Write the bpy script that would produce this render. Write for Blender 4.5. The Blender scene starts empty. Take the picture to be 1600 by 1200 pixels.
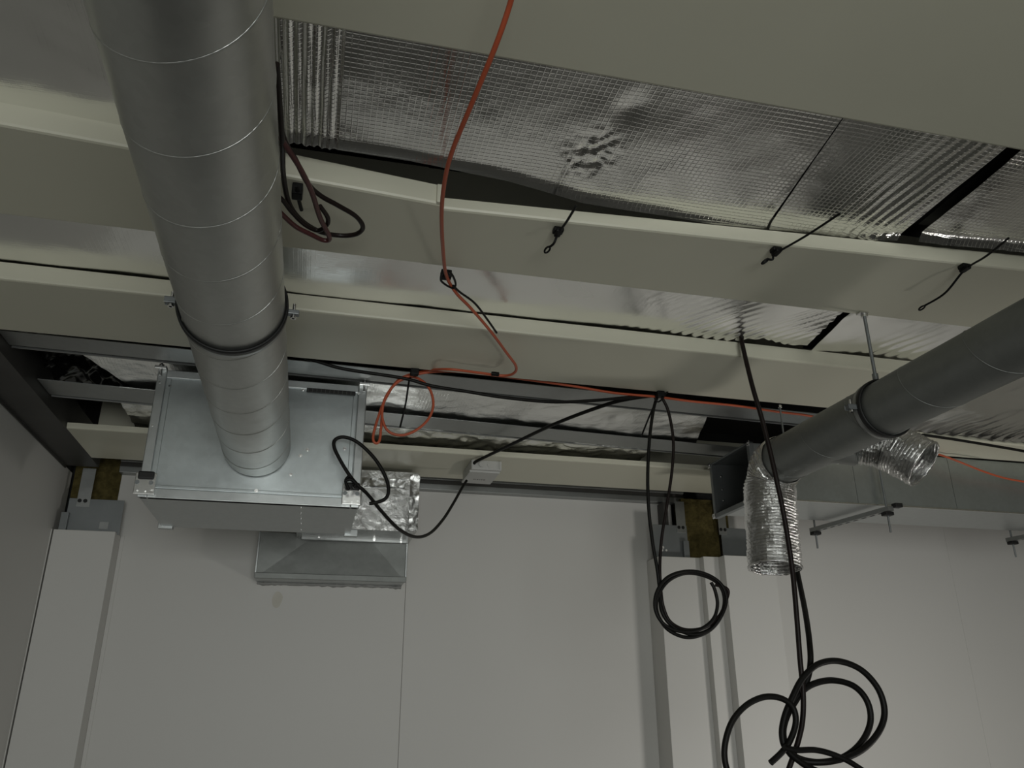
import bpy, bmesh, math, random
from mathutils import Vector, Matrix, noise

# ------------------------------------------------------------------ camera, world, light, exposure
scene = bpy.context.scene
COL = scene.collection
random.seed(7)

F_PX = 1262.6
YAW, PITCH, ROLL = math.radians(13.715), math.radians(21.551), math.radians(-0.192)
CAM = Vector((0, 0, 1.6))
_f = Vector((math.sin(YAW) * math.cos(PITCH), math.cos(YAW) * math.cos(PITCH), math.sin(PITCH)))
_r0 = Vector((math.cos(YAW), -math.sin(YAW), 0))
_u0 = _r0.cross(_f)
RGT = math.cos(ROLL) * _r0 + math.sin(ROLL) * _u0
UPV = -math.sin(ROLL) * _r0 + math.cos(ROLL) * _u0
FWD = _f

cam_data = bpy.data.cameras.new('camera')
cam_data.sensor_fit = 'HORIZONTAL'
cam_data.sensor_width = 36.0
cam_data.lens = 36.0 * F_PX / 1600.0
cam_data.clip_start = 0.02
cam = bpy.data.objects.new('camera', cam_data)
COL.objects.link(cam)
cam.matrix_world = Matrix((
    (RGT.x, UPV.x, -FWD.x, CAM.x),
    (RGT.y, UPV.y, -FWD.y, CAM.y),
    (RGT.z, UPV.z, -FWD.z, CAM.z),
    (0, 0, 0, 1)))
scene.camera = cam

world = bpy.data.worlds.new('world')
scene.world = world
world.use_nodes = True
world.node_tree.nodes['Background'].inputs[0].default_value = (0.80, 0.85, 0.85, 1)
world.node_tree.nodes['Background'].inputs[1].default_value = 0.012


def area(name, loc, target, sx, sy, power, col):
    d = bpy.data.lights.new(name, 'AREA')
    d.shape = 'RECTANGLE'
    d.size, d.size_y = sx, sy
    d.energy = power
    d.color = col
    o = bpy.data.objects.new(name, d)
    o.location = loc
    o.rotation_euler = (Vector(target) - Vector(loc)).to_track_quat('-Z', 'Y').to_euler()
    COL.objects.link(o)
    return o


# daylight through the doorway behind the camera, and a work lamp standing low on the right
area('doorway_daylight', (0.35, -3.86, 1.25), (0.2, 5, 1.35), 2.3, 1.9, 105, (0.97, 1.0, 0.965))
area('work_lamp_light', (3.3, 2.2, 0.55), (3.0, 4.8, 1.5), 0.45, 0.40, 17, (1.0, 0.97, 0.91))

scene.view_settings.view_transform = 'Standard'
scene.view_settings.look = 'None'
scene.view_settings.gamma = 1.0
scene.view_settings.use_curve_mapping = False
scene.view_settings.exposure = 0.0


# ------------------------------------------------------------------ points measured in the photograph
def ray(x, y):
    return FWD + RGT * ((x - 800) / F_PX) - UPV * ((y - 600) / F_PX)


def at_y(x, y, Y):
    d = ray(x, y)
    return CAM + d * (Y / d.y)


def at_z(x, y, Z):
    d = ray(x, y)
    return CAM + d * ((Z - CAM.z) / d.z)


# ------------------------------------------------------------------ materials
def new_mat(name):
    m = bpy.data.materials.new(name)
    m.use_nodes = True
    nt = m.node_tree
    b = nt.nodes['Principled BSDF']
    return m, nt, b


def plain(name, col, rough=0.5, metal=0.0, var=0.06, scale=6.0, bump=0.0, bscale=60.0, spec=0.5):
    m, nt, b = new_mat(name)
    b.inputs['Roughness'].default_value = rough
    b.inputs['Metallic'].default_value = metal
    b.inputs['Specular IOR Level'].default_value = spec
    tc = nt.nodes.new('ShaderNodeTexCoord')
    n = nt.nodes.new('ShaderNodeTexNoise')
    n.inputs['Scale'].default_value = scale
    n.inputs['Detail'].default_value = 4
    nt.links.new(tc.outputs['Object'], n.inputs['Vector'])
    r = nt.nodes.new('ShaderNodeValToRGB')
    r.color_ramp.elements[0].position = 0.3
    r.color_ramp.elements[1].position = 0.7
    r.color_ramp.elements[0].color = tuple(c * (1 - var) for c in col) + (1,)
    r.color_ramp.elements[1].color = tuple(min(1, c * (1 + var)) for c in col) + (1,)
    nt.links.new(n.outputs['Fac'], r.inputs['Fac'])
    nt.links.new(r.outputs['Color'], b.inputs['Base Color'])
    if bump > 0:
        n2 = nt.nodes.new('ShaderNodeTexNoise')
        n2.inputs['Scale'].default_value = bscale
        n2.inputs['Detail'].default_value = 5
        nt.links.new(tc.outputs['Object'], n2.inputs['Vector'])
        bp = nt.nodes.new('ShaderNodeBump')
        bp.inputs['Strength'].default_value = bump
        bp.inputs['Distance'].default_value = 0.01
        nt.links.new(n2.outputs['Fac'], bp.inputs['Height'])
        nt.links.new(bp.outputs['Normal'], b.inputs['Normal'])
    return m


def galvanised(name, col=(0.47, 0.49, 0.49), rough=0.36, metal=0.9, bump=0.03):
    m, nt, b = new_mat(name)
    b.inputs['Metallic'].default_value = metal
    tc = nt.nodes.new('ShaderNodeTexCoord')
    v = nt.nodes.new('ShaderNodeTexVoronoi')
    v.inputs['Scale'].default_value = 55
    nt.links.new(tc.outputs['Object'], v.inputs['Vector'])
    n = nt.nodes.new('ShaderNodeTexNoise')
    n.inputs['Scale'].default_value = 5
    n.inputs['Detail'].default_value = 5
    nt.links.new(tc.outputs['Object'], n.inputs['Vector'])
    mx = nt.nodes.new('ShaderNodeMix')
    mx.data_type = 'RGBA'
    mx.inputs[0].default_value = 0.5
    r = nt.nodes.new('ShaderNodeValToRGB')
    r.color_ramp.elements[0].color = tuple(c * 0.93 for c in col) + (1,)
    r.color_ramp.elements[1].color = tuple(c * 1.07 for c in col) + (1,)
    nt.links.new(v.outputs['Color'], r.inputs['Fac'])
    r2 = nt.nodes.new('ShaderNodeValToRGB')
    r2.color_ramp.elements[0].color = tuple(c * 0.86 for c in col) + (1,)
    r2.color_ramp.elements[1].color = tuple(c * 1.12 for c in col) + (1,)
    nt.links.new(n.outputs['Fac'], r2.inputs['Fac'])
    nt.links.new(r.outputs['Color'], mx.inputs[6])
    nt.links.new(r2.outputs['Color'], mx.inputs[7])
    nt.links.new(mx.outputs[2], b.inputs['Base Color'])
    rr = nt.nodes.new('ShaderNodeMapRange')
    rr.inputs[3].default_value = rough - 0.06
    rr.inputs[4].default_value = rough + 0.08
    nt.links.new(n.outputs['Fac'], rr.inputs[0])
    nt.links.new(rr.outputs[0], b.inputs['Roughness'])
    n3 = nt.nodes.new('ShaderNodeTexNoise')
    n3.inputs['Scale'].default_value = 9
    nt.links.new(tc.outputs['Object'], n3.inputs['Vector'])
    bp = nt.nodes.new('ShaderNodeBump')
    bp.inputs['Strength'].default_value = bump
    bp.inputs['Distance'].default_value = 0.05
    nt.links.new(n3.outputs['Fac'], bp.inputs['Height'])
    nt.links.new(bp.outputs['Normal'], b.inputs['Normal'])
    return m


def foil_mat(name, col=(0.88, 0.88, 0.86), rough=0.15, grid=0.0135, gstr=0.17, wr=0.07, wscale=22.0):
    """aluminium facing: reinforcing scrim as a fine raised grid, small wrinkles"""
    m, nt, b = new_mat(name)
    b.inputs['Metallic'].default_value = 1.0
    b.inputs['Base Color'].default_value = col + (1,)
    tc = nt.nodes.new('ShaderNodeTexCoord')
    sep = nt.nodes.new('ShaderNodeSeparateXYZ')
    nt.links.new(tc.outputs['Object'], sep.inputs[0])

    def line(sock):
        d = nt.nodes.new('ShaderNodeMath'); d.operation = 'DIVIDE'; d.inputs[1].default_value = grid
        nt.links.new(sock, d.inputs[0])
        p = nt.nodes.new('ShaderNodeMath'); p.operation = 'PINGPONG'; p.inputs[1].default_value = 0.5
        nt.links.new(d.outputs[0], p.inputs[0])
        s = nt.nodes.new('ShaderNodeMapRange'); s.interpolation_type = 'SMOOTHSTEP'
        s.inputs[1].default_value = 0.0; s.inputs[2].default_value = 0.16
        s.inputs[3].default_value = 1.0; s.inputs[4].default_value = 0.0
        nt.links.new(p.outputs[0], s.inputs[0])
        return s.outputs[0]
    mxm = nt.nodes.new('ShaderNodeMath'); mxm.operation = 'MAXIMUM'
    nt.links.new(line(sep.outputs['X']), mxm.inputs[0])
    nt.links.new(line(sep.outputs['Y']), mxm.inputs[1])
    n = nt.nodes.new('ShaderNodeTexNoise')
    n.inputs['Scale'].default_value = wscale
    n.inputs['Detail'].default_value = 6
    n.inputs['Roughness'].default_value = 0.6
    nt.links.new(tc.outputs['Object'], n.inputs['Vector'])
    n0 = nt.nodes.new('ShaderNodeTexNoise')
    n0.inputs['Scale'].default_value = 3.0
    nt.links.new(tc.outputs['Object'], n0.inputs['Vector'])
    rr = nt.nodes.new('ShaderNodeMapRange')
    rr.inputs[1].default_value = 0.35; rr.inputs[2].default_value = 0.7
    rr.inputs[3].default_value = rough - 0.05; rr.inputs[4].default_value = rough + 0.09
    nt.links.new(n0.outputs['Fac'], rr.inputs[0])
    nt.links.new(rr.outputs[0], b.inputs['Roughness'])
    b1 = nt.nodes.new('ShaderNodeBump')
    b1.inputs['Strength'].default_value = wr
    b1.inputs['Distance'].default_value = 0.012
    nt.links.new(n.outputs['Fac'], b1.inputs['Height'])
    b2 = nt.nodes.new('ShaderNodeBump')
    b2.inputs['Strength'].default_value = gstr
    b2.inputs['Distance'].default_value = 0.0018
    nt.links.new(mxm.outputs[0], b2.inputs['Height'])
    nt.links.new(b1.outputs['Normal'], b2.inputs['Normal'])
    nt.links.new(b2.outputs['Normal'], b.inputs['Normal'])
    return m


M = dict(
    cream=plain('cream_coated_steel', (0.67, 0.655, 0.535), 0.42, var=0.025, scale=2.0),
    wall=plain('white_panel_coating', (0.67, 0.66, 0.635), 0.5, var=0.012, scale=1.2),
    wall_left=plain('white_panel_coating_side', (0.67, 0.66, 0.635), 0.5, var=0.012, scale=1.2),
    floor=plain('dark_concrete', (0.16, 0.158, 0.15), 0.8, var=0.25, scale=3.0, bump=0.2, bscale=30),
    plaster=plain('grey_painted_wall', (0.34, 0.33, 0.30), 0.7, var=0.05, scale=2.0),
    deck=plain('dark_roof_deck', (0.022, 0.022, 0.022), 0.8, var=0.2, scale=4.0),
    galv=galvanised('galvanised_sheet'),
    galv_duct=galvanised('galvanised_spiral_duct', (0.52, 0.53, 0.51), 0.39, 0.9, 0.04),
    galv_dull_and_shade=galvanised('dull_spiral_duct_and_wall_duct_shade', (0.26, 0.27, 0.26), 0.5, 0.75, 0.06),  # dull spiral duct; on the wall duct its darkness is painted shade
    galv_blue=galvanised('bluish_galvanised_sheet', (0.50, 0.54, 0.55), 0.34, 0.9, 0.03),
    galv_rail=galvanised('galvanised_rail', (0.36, 0.37, 0.365), 0.40, 0.85, 0.03),
    zinc=galvanised('bright_zinc', (0.72, 0.72, 0.71), 0.25, 1.0, 0.0),
    steel_grey=plain('grey_galvanised_plate', (0.24, 0.255, 0.26), 0.45, 0.55, 0.08, 8.0),
    dark_steel=plain('dark_grey_steel', (0.075, 0.073, 0.068), 0.5, 0.3, 0.1, 5.0),
    rubber=plain('black_rubber', (0.008, 0.008, 0.008), 0.55, var=0.2),
    black_pl=plain('black_plastic', (0.006, 0.006, 0.006), 0.5, var=0.2, spec=0.2),
    black_cable=plain('black_cable_sheath', (0.007, 0.0065, 0.0055), 0.5, var=0.2, scale=20, spec=0.25),
    brown_cable=plain('dark_brown_cable_sheath', (0.014, 0.009, 0.008), 0.42, var=0.2, scale=20, spec=0.25),
    red_cable=plain('dark_red_cable_sheath', (0.075, 0.022, 0.022), 0.35, var=0.2, scale=20),
    orange=plain('orange_cable_sheath', (0.50, 0.10, 0.042), 0.45, var=0.06, scale=12),
    white_pl=plain('white_plastic', (0.55, 0.55, 0.53), 0.45, var=0.02),
    grey_mark=plain('grey_embossed_mark', (0.22, 0.22, 0.21), 0.6, var=0.05),
    wool=plain('mineral_wool', (0.105, 0.085, 0.032), 0.95, var=0.35, scale=28.0, bump=0.8, bscale=70, spec=0.1),
    caulk=plain('grey_sealant', (0.30, 0.30, 0.29), 0.6, var=0.1, scale=30, bump=0.6, bscale=40),
    stain=plain('wall_stain', (0.60, 0.58, 0.52), 0.7, var=0.1),
    foil=foil_mat('scrim_foil_facing'),
    foil_plain=foil_mat('smooth_foil_facing', gstr=0.04, wr=0.05, rough=0.19),
    foil_c=foil_mat('crumpled_foil_facing', rough=0.17, gstr=0.2, wr=0.3, wscale=16),
    foil_tape=foil_mat('shiny_foil_wrap', (0.50, 0.50, 0.49), 0.2, gstr=0.0, wr=0.35, wscale=24),
    foil_flex=foil_mat('flexible_duct_foil', (0.78, 0.78, 0.77), 0.2, gstr=0.0, wr=0.3, wscale=90),
    film=plain('black_vapour_film', (0.008, 0.008, 0.008), 0.18, var=0.1),
)


# ------------------------------------------------------------------ mesh building
class MB:
    def __init__(self):
        self.v, self.f, self.sm = [], [], []

    def add(self, vs, fs, smooth=False):
        o = len(self.v)
        self.v += [Vector(p) for p in vs]
        self.f += [tuple(i + o for i in q) for q in fs]
        self.sm += [smooth] * len(fs)
        return self

    def box(self, x0, y0, z0, x1, y1, z1, bevel=0.0, rot=None, piv=None):
        bm = bmesh.new()
        bmesh.ops.create_cube(bm, size=1)
        for v in bm.verts:
            v.co = Vector(((x0 + x1) / 2 + v.co.x * (x1 - x0), (y0 + y1) / 2 + v.co.y * (y1 - y0), (z0 + z1) / 2 + v.co.z * (z1 - z0)))
        if bevel > 0:
            bmesh.ops.bevel(bm, geom=list(bm.edges), offset=bevel, segments=2, affect='EDGES', profile=0.6)
        if rot is not None:
            p = Vector(piv) if piv is not None else Vector(((x0 + x1) / 2, (y0 + y1) / 2, (z0 + z1) / 2))
            for v in bm.verts:
                v.co = rot @ (v.co - p) + p
        bm.verts.index_update()
        self.add([v.co.copy() for v in bm.verts], [tuple(v.index for v in fc.verts) for fc in bm.faces])
        bm.free()
        return self

    def hexa(self, b, t):
        """eight corners: b = four bottom (ccw from above), t = four top"""
        self.add(list(b) + list(t), [(3, 2, 1, 0), (4, 5, 6, 7), (0, 1, 5, 4), (1, 2, 6, 5), (2, 3, 7, 6), (3, 0, 4, 7)])
        return self

    def tube(self, pts, r, seg=10, cap=True, rf=None, smooth=True):
        pts = [Vector(p) for p in pts]
        n = len(pts)
        tang = []
        for i in range(n):
            a, b = pts[max(0, i - 1)], pts[min(n - 1, i + 1)]
            t = b - a
            tang.append(t.normalized() if t.length > 1e-9 else Vector((0, 0, 1)))
        ref = Vector((0, 0, 1)) if abs(tang[0].z) < 0.9 else Vector((1, 0, 0))
        nrm = (ref - tang[0] * ref.dot(tang[0])).normalized()
        vs, fs = [], []
        for i in range(n):
            if i:
                nrm = nrm - tang[i] * nrm.dot(tang[i])
                nrm.normalize()
            bi = tang[i].cross(nrm)
            for k in range(seg):
                a = 2 * math.pi * k / seg
                rr = r if rf is None else rf(i, k)
                vs.append(pts[i] + (nrm * math.cos(a) + bi * math.sin(a)) * rr)
        for i in range(n - 1):
            for k in range(seg):
                k2 = (k + 1) % seg
                fs.append((i * seg + k, i * seg + k2, (i + 1) * seg + k2, (i + 1) * seg + k))
        self.add(vs, fs, smooth)
        if cap:
            self.add(vs[:seg], [tuple(reversed(range(seg)))])
            self.add(vs[-seg:], [tuple(range(seg))])
        return self

    def cyl(self, p, q, r, seg=12, cap=True):
        return self.tube([p, q], r, seg, cap)

    def extrude_x(self, prof, x0, x1, prof1=None):
        """closed profile of (y, z) swept from x0 to x1"""
        prof1 = prof1 or prof
        n = len(prof)
        vs = [(x0, y, z) for y, z in prof] + [(x1, y, z) for y, z in prof1]
        fs = [(k, (k + 1) % n, n + (k + 1) % n, n + k) for k in range(n)]
        self.add(vs, fs)
        return self

    def grid(self, nx, ny, fn, smooth=True, flip=False):
        vs = [fn(i / nx, j / ny) for j in range(ny + 1) for i in range(nx + 1)]
        fs = []
        for j in range(ny):
            for i in range(nx):
                a = j * (nx + 1) + i
                q = (a, a + 1, a + nx + 2, a + nx + 1)
                fs.append(tuple(reversed(q)) if flip else q)
        self.add(vs, fs, smooth)
        return self

    def build(self, name, mat, parent=None, origin=None, fix=True):
        if parent is not None:
            org = world_loc(parent)
        elif origin is not None:
            org = Vector(origin)
        else:
            xs = [p.x for p in self.v]; ys = [p.y for p in self.v]; zs = [p.z for p in self.v]
            org = Vector(((min(xs) + max(xs)) / 2, (min(ys) + max(ys)) / 2, min(zs)))
        me = bpy.data.meshes.new(name)
        me.from_pydata([tuple(p - org) for p in self.v], [], self.f)
        me.polygons.foreach_set('use_smooth', self.sm)
        if fix:
            bm = bmesh.new(); bm.from_mesh(me)
            bmesh.ops.recalc_face_normals(bm, faces=bm.faces)
            bm.to_mesh(me); bm.free()
        me.materials.append(mat)
        me.update()
        o = bpy.data.objects.new(name, me)
        COL.objects.link(o)
        if parent is not None:
            o.parent = parent
        else:
            o.location = org
        return o


def world_loc(o):
    p = Vector(o.location)
    while o.parent is not None:
        o = o.parent
        p = p + Vector(o.location)
    return p


def tag(o, label, cat, group=None):
    o['label'] = label
    o['category'] = cat
    if group:
        o['group'] = group
    return o


def thing(name, label, cat, loc, group=None):
    o = bpy.data.objects.new(name, None)
    o.empty_display_size = 0.05
    COL.objects.link(o)
    o.location = loc
    return tag(o, label, cat, group)


def structure(o, label=None):
    o['kind'] = 'structure'
    if label:
        o['label'] = label
    return o


def spline(pts, sub=8):
    pts = [Vector(p) for p in pts]
    out = []
    n = len(pts)
    for i in range(n - 1):
        p0, p1, p2, p3 = pts[max(0, i - 1)], pts[i], pts[i + 1], pts[min(n - 1, i + 2)]
        for s in range(sub):
            t = s / sub
            out.append(0.5 * ((2 * p1) + (p2 - p0) * t + (2 * p0 - 5 * p1 + 4 * p2 - p3) * t * t + (3 * p1 - p0 - 3 * p2 + p3) * t ** 3))
    out.append(pts[-1])
    return out


def path(spec, sub=8):
    """(px, py, 'y'|'z', value) measured in the photograph -> smooth path in space"""
    return spline([at_y(a, b, v) if k == 'y' else at_z(a, b, v) for a, b, k, v in spec], sub)


def yy(Y, pts):
    return [(a, b, 'y', Y) for a, b in pts]


def zz(Z, pts):
    return [(a, b, 'z', Z) for a, b in pts]


_screw = {}


def screw(parent, loc, axis='y', r=0.006, mat=None, name='screw'):
    """hexagonal screw head with washer, facing -y ('y'), -z ('z') or -x ('x'); mesh shared"""
    key = (axis, r, (mat or M['zinc']).name)
    if key not in _screw:
        b = MB()
        d = {'y': Vector((0, -1, 0)), 'z': Vector((0, 0, -1)), 'x': Vector((-1, 0, 0))}[axis]
        b.cyl(Vector(), d * 0.0015, r * 1.35, 10)
        b.cyl(d * 0.0015, d * 0.005, r * 0.85, 6)
        me = b.build('screw_mesh_holder', mat or M['zinc'], None, (0, 0, 0))
        _screw[key] = me.data
        bpy.data.objects.remove(me)
    o = bpy.data.objects.new(name, _screw[key])
    COL.objects.link(o)
    o.parent = parent
    o.location = Vector(loc) - world_loc(parent)
    return o


# ------------------------------------------------------------------ the setting
XL, YB, XR, YR = -1.345, 4.80, 5.3, -4.0
Z_BEAM, Z_DECK = 2.80, 3.35

structure(MB().box(XL - 0.1, YR - 0.1, -0.1, XR + 0.1, YB + 0.3, 0).build('floor', M['floor']), 'dark bare concrete floor below the frame')
structure(MB().box(XL - 0.1, YR - 0.1, Z_DECK, XR + 0.1, YB + 0.3, Z_DECK + 0.1).build('ceiling', M['deck']), 'dark roof deck above the beams and foil')
structure(MB().box(XR, YR - 0.1, 0, XR + 0.1, YB + 0.3, Z_DECK).build('wall_right', M['plaster']), 'painted wall out of view to the right')
# rear wall with the doorway that lets the daylight in
wr = MB()
wr.box(XL, YR - 0.1, 0, -0.9, YR, Z_DECK).box(1.6, YR - 0.1, 0, XR, YR, Z_DECK).box(-0.9, YR - 0.1, 2.3, 1.6, YR, Z_DECK)
wr.box(-0.9, YR - 0.1, 0, 1.6, YR, 0.2)
structure(wr.build('wall_rear', M['plaster']), 'wall behind the camera with a wide opening')

# left wall: smooth white sandwich panels, dark joint towards the corner
wl = structure(MB().box(XL - 0.1, YR, 0, XL - 0.02, YB + 0.1, Z_DECK).build('wall_left', M['dark_steel']), 'white panelled side wall in half shade')
for y0, y1 in ((-4.0, -1.2), (-1.197, 1.6), (1.603, 4.82)):
    MB().box(XL - 0.02, y0, 0, XL, y1, 2.80, 0.002).build('panel', M['wall_left'], wl)
MB().box(XL - 0.02, 4.655, 0, XL + 0.004, 4.672, 2.455).build('corner_strip', M['wall'], wl)

# back wall: core plus separate panels with fine joints
wb = structure(MB().box(XL - 0.1, YB + 0.10, 0, XR, YB + 0.2, Z_DECK).build('wall_back', M['deck']), 'white panelled wall behind the ducts')
for x0, x1 in ((-1.085, 0.532), (0.5336, 2.235), (2.60, 4.30), (4.3012, XR)):
    MB().box(x0, YB, 0, x1, YB + 0.06, 2.80, 0.0018).build('panel', M['wall'], wb)

# corner pilaster cover (left) and stepped pilaster cover (right)
t = structure(MB().box(-1.335, 4.66, 0, -1.035, 4.80, 2.455, 0.003).build('trim_1', M['wall']), 'flat white pilaster cover in the corner by the fan unit')
MB().box(-1.034, 4.795, 0, -1.015, 4.80, 2.455, 0.001).build('edge_strip', M['wall'], t)
t = structure(MB().box(2.04, 4.61, 0, 2.80, 4.80, 2.43, 0.004).build('trim_2', M['wall']), 'stepped white pilaster cover behind the coiled black cable')
MB().box(2.306, 4.549, 0, 2.78, 4.61, 2.428, 0.003).build('step', M['wall'], t)
MB().box(2.404, 4.470, 0, 2.74, 4.549, 2.426, 0.003).build('step', M['wall'], t)

# steel track along the top of the back wall
t = structure(MB().box(-1.09, 4.74, 2.80, 2.30, 4.80, 2.835, 0.002).build('trim_3', M['galv_rail']), 'grey steel track along the top of the back wall')
MB().box(-1.09, 4.745, 2.835, 2.30, 4.80, 2.86).build('web', M['dark_steel'], t)
MB().box(-1.09, 4.735, 2.86, 2.30, 4.80, 2.885, 0.002).build('flange', M['galv_rail'], t)

# dark steel channel along the top of the left wall
t = structure(MB().box(-1.343, -3.9, 2.80, -1.175, 4.66, 2.806).build('trim_4', M['dark_steel']), 'dark steel channel running along the top of the side wall')
MB().box(-1.181, -3.9, 2.806, -1.175, 4.66, 2.96).build('web', M['dark_steel'], t)
MB().box(-1.343, -3.9, 2.785, -1.337, 4.66, 2.80).build('lip', M['dark_steel'], t)


# ------------------------------------------------------------------ roof beams
def beam(x0, x1, n0, f0, n1, f1, lip0=0.05, lip1=None, h=0.34, z=Z_BEAM, zn=0.0, label='', t=0.004, r=0.008):
    """lipped channel, bottom flange from near edge n to far edge f, lip up at the near edge, web at the far edge"""
    lip1 = lip0 if lip1 is None else lip1

    def prof(n, f, lip):
        o = [(n, z + lip), (n, z + r), (n + r * 0.3, z + r * 0.3), (n + r, z), (f - r, z), (f - r * 0.3, z + r * 0.3), (f, z + r), (f, z + h)]
        i = [(f - t, z + h), (f - t, z + r), (f - r, z + t), (n + r, z + t), (n + t, z + r), (n + t, z + lip)]
        return o + i
    m = MB().extrude_x(prof(n0, f0, lip0), x0, x1, prof(n1, f1, lip1))
    o = m.build('roof_beam', M['cream'])
    return tag(o, label, 'beam', 'cream roof beams')


beam(-1.17, 5.28, 0.80, 1.236, 0.80, 1.236, 0.05, label='wide cream steel roof beam nearest the camera, filling the top right')
lapped = beam(-1.17, 0.245, 1.652, 2.08, 1.766, 2.08, 0.095, 0.058, label='cream roof beam behind the dark brown cable loops, left of the orange cable')
MB().box(0.231, 1.756, 2.801, 0.247, 1.772, 2.856, 0.003).build('folded_end', M['cream'], lapped)
beam(0.235, 5.28, 1.786, 2.084, 1.54, 2.075, 0.034, 0.075, z=Z_BEAM + 0.001, label='cream roof beam carrying three loose black cable ties')
beam(-1.17, 2.42, 2.462, 2.862, 2.492, 2.925, 0.058, 0.056, label='cream roof beam above the fan unit with the orange cable under its edge')
beam(-1.172, 3.2, 3.97, 4.478, 3.975, 4.462, 0.028, label='cream roof beam next to the back wall carrying the junction box')
beam(2.52, 5.28, 3.15, 3.442, 3.27, 3.432, 0.02, label='short cream roof beam above the rectangular duct at right')


# galvanised rails across the opening
def rail(a0, a1, b0, b1, label):
    o = thing('ceiling_rail', label, 'rail', (0.5, (a0 + b1) / 2, 2.85), 'galvanised ceiling rails')
    x0, x1 = -1.17, 2.28
    def q(y0, y1, z0, z1, Y0, Y1):
        return ([(x0, y0, z0), (x1, Y0, z0), (x1, Y1, z0), (x0, y1, z0)], [(x0, y0, z1), (x1, Y0, z1), (x1, Y1, z1), (x0, y1, z1)])
    MB().hexa(*q(a0, a1, 2.85, 2.853, b0, b1)).build('flange', M['galv_rail'], o)
    MB().hexa(*q(a1 - 0.003, a1, 2.853, 2.862, b1 - 0.003, b1)).build('web', M['galv_rail'], o)
    MB().hexa(*q(a1 + 0.022, a1 + 0.030, 2.85, 2.87, b1 + 0.022, b1 + 0.030)).build('lip', M['galv_rail'], o)
    MB().hexa(*q(a1, a1 + 0.022, 2.862, 2.866, b1, b1 + 0.022)).build('slot', M['rubber'], o)
    return o


rail(2.985, 3.115, 3.12, 3.27, 'grey steel ceiling rail just beyond the orange cable loops')
rail(3.47, 3.65, 3.70, 3.86, 'grey steel ceiling rail in front of the crumpled foil strip')


# ------------------------------------------------------------------ foil-faced insulation
def fbm(x, y, s, seed):
    return noise.fractal(Vector((x * s + seed, y * s - seed * 0.7, seed)), 1.0, 2.0, 4)


def batt(corners, z, label, nx, ny, mat='foil', amp=0.006, s=2.5, seed=0.0, curl=0.0, edge=None, ridges=None, crumple=0.0, cs=9.0, thick=0.05):
    """foil-faced batt: wavy foil skin with a thin mineral wool body above; corners: (xl_near, y), (xr_near, y), (xr_far, y), (xl_far, y)"""
    (ax, ay), (bx, by), (cx, cy), (dx, dy) = corners
    o = thing('insulation_batt', label, 'insulation', ((ax + bx) / 2, (ay + dy) / 2, z), 'foil-faced insulation batts')

    def pos(u, v):
        x = (ax * (1 - u) + bx * u) * (1 - v) + (dx * (1 - u) + cx * u) * v
        y = (ay * (1 - u) + by * u) * (1 - v) + (dy * (1 - u) + cy * u) * v
        if edge:
            yf = edge(x)
            y = ay + (yf - ay) * v
        return x, y

    def fn(u, v):
        x, y = pos(u, v)
        d = amp * fbm(x, y, s, seed)
        if crumple:
            d += crumple * (abs(fbm(x, y, cs, seed + 5)) + 0.5 * abs(fbm(x, y, cs * 2.3, seed + 9)) - 0.35)
        if ridges:
            d += ridges(x, y)
        if curl:
            w = max(0.0, (v - 0.93) / 0.07)
            d -= curl * w * w
        return (x, y, z + d)
    MB().grid(nx, ny, fn, True, True).build('foil_facing', M[mat], o, fix=False)
    m = MB()
    c = [pos(0, 0.02), pos(1, 0.02), pos(1, 0.97), pos(0, 0.97)]
    m.hexa([(p[0], p[1], z + 0.03) for p in c], [(p[0], p[1], z + 0.03 + thick) for p in c])
    m.build('wool_body', M['rubber'], o)
    return o


def interp(tbl):
    def fn(x):
        if x <= tbl[0][0]:
            return tbl[0][1]
        for (x0, y0), (x1, y1) in zip(tbl, tbl[1:]):
            if x <= x1:
                return y0 + (y1 - y0) * (x - x0) / (x1 - x0)
        return tbl[-1][1]
    return fn


def ridge1(x, y):
    d = 0.0
    if -0.22 < x < -0.03:
        w = min(1, (x + 0.22) / 0.02, (-0.03 - x) / 0.008)
        d += w * 0.0035 * math.sin(x * 2 * math.pi / 0.019 + 0.6 * math.sin(y * 5)) + w * 0.002 * math.sin(x * 2 * math.pi / 0.043)
    # dented patch
    q = ((x - 0.585) ** 2) / 0.0022 + ((y - 1.55) ** 2) / 0.0045
    d += 0.010 * math.exp(-q) * (0.4 + noise.noise(Vector((x * 55, y * 40, 2))))
    q = ((x - 0.62) ** 2) / 0.0010 + ((y - 1.38) ** 2) / 0.0018
    d += 0.006 * math.exp(-q)
    return d


def ridge1b(x, y):
    w = max(0, min(1, (x - 1.30) / 0.08))
    return w * 0.0022 * math.sin((x + 0.08 * (y - 1.5)) * 2 * math.pi / 0.03) * (0.6 + 0.4 * math.sin(x * 31))


def ridge2(x, y):
    a = max(0, min(1, (x - 0.95) / 0.3))
    return a * 0.0035 * math.sin((x * 0.8 + y * 0.55) * 2 * math.pi / 0.035 + 2 * noise.noise(Vector((x * 4, y * 4, 0)))) * max(0, noise.noise(Vector((x * 5, y * 5, 4))) + 0.25) * 2


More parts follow.
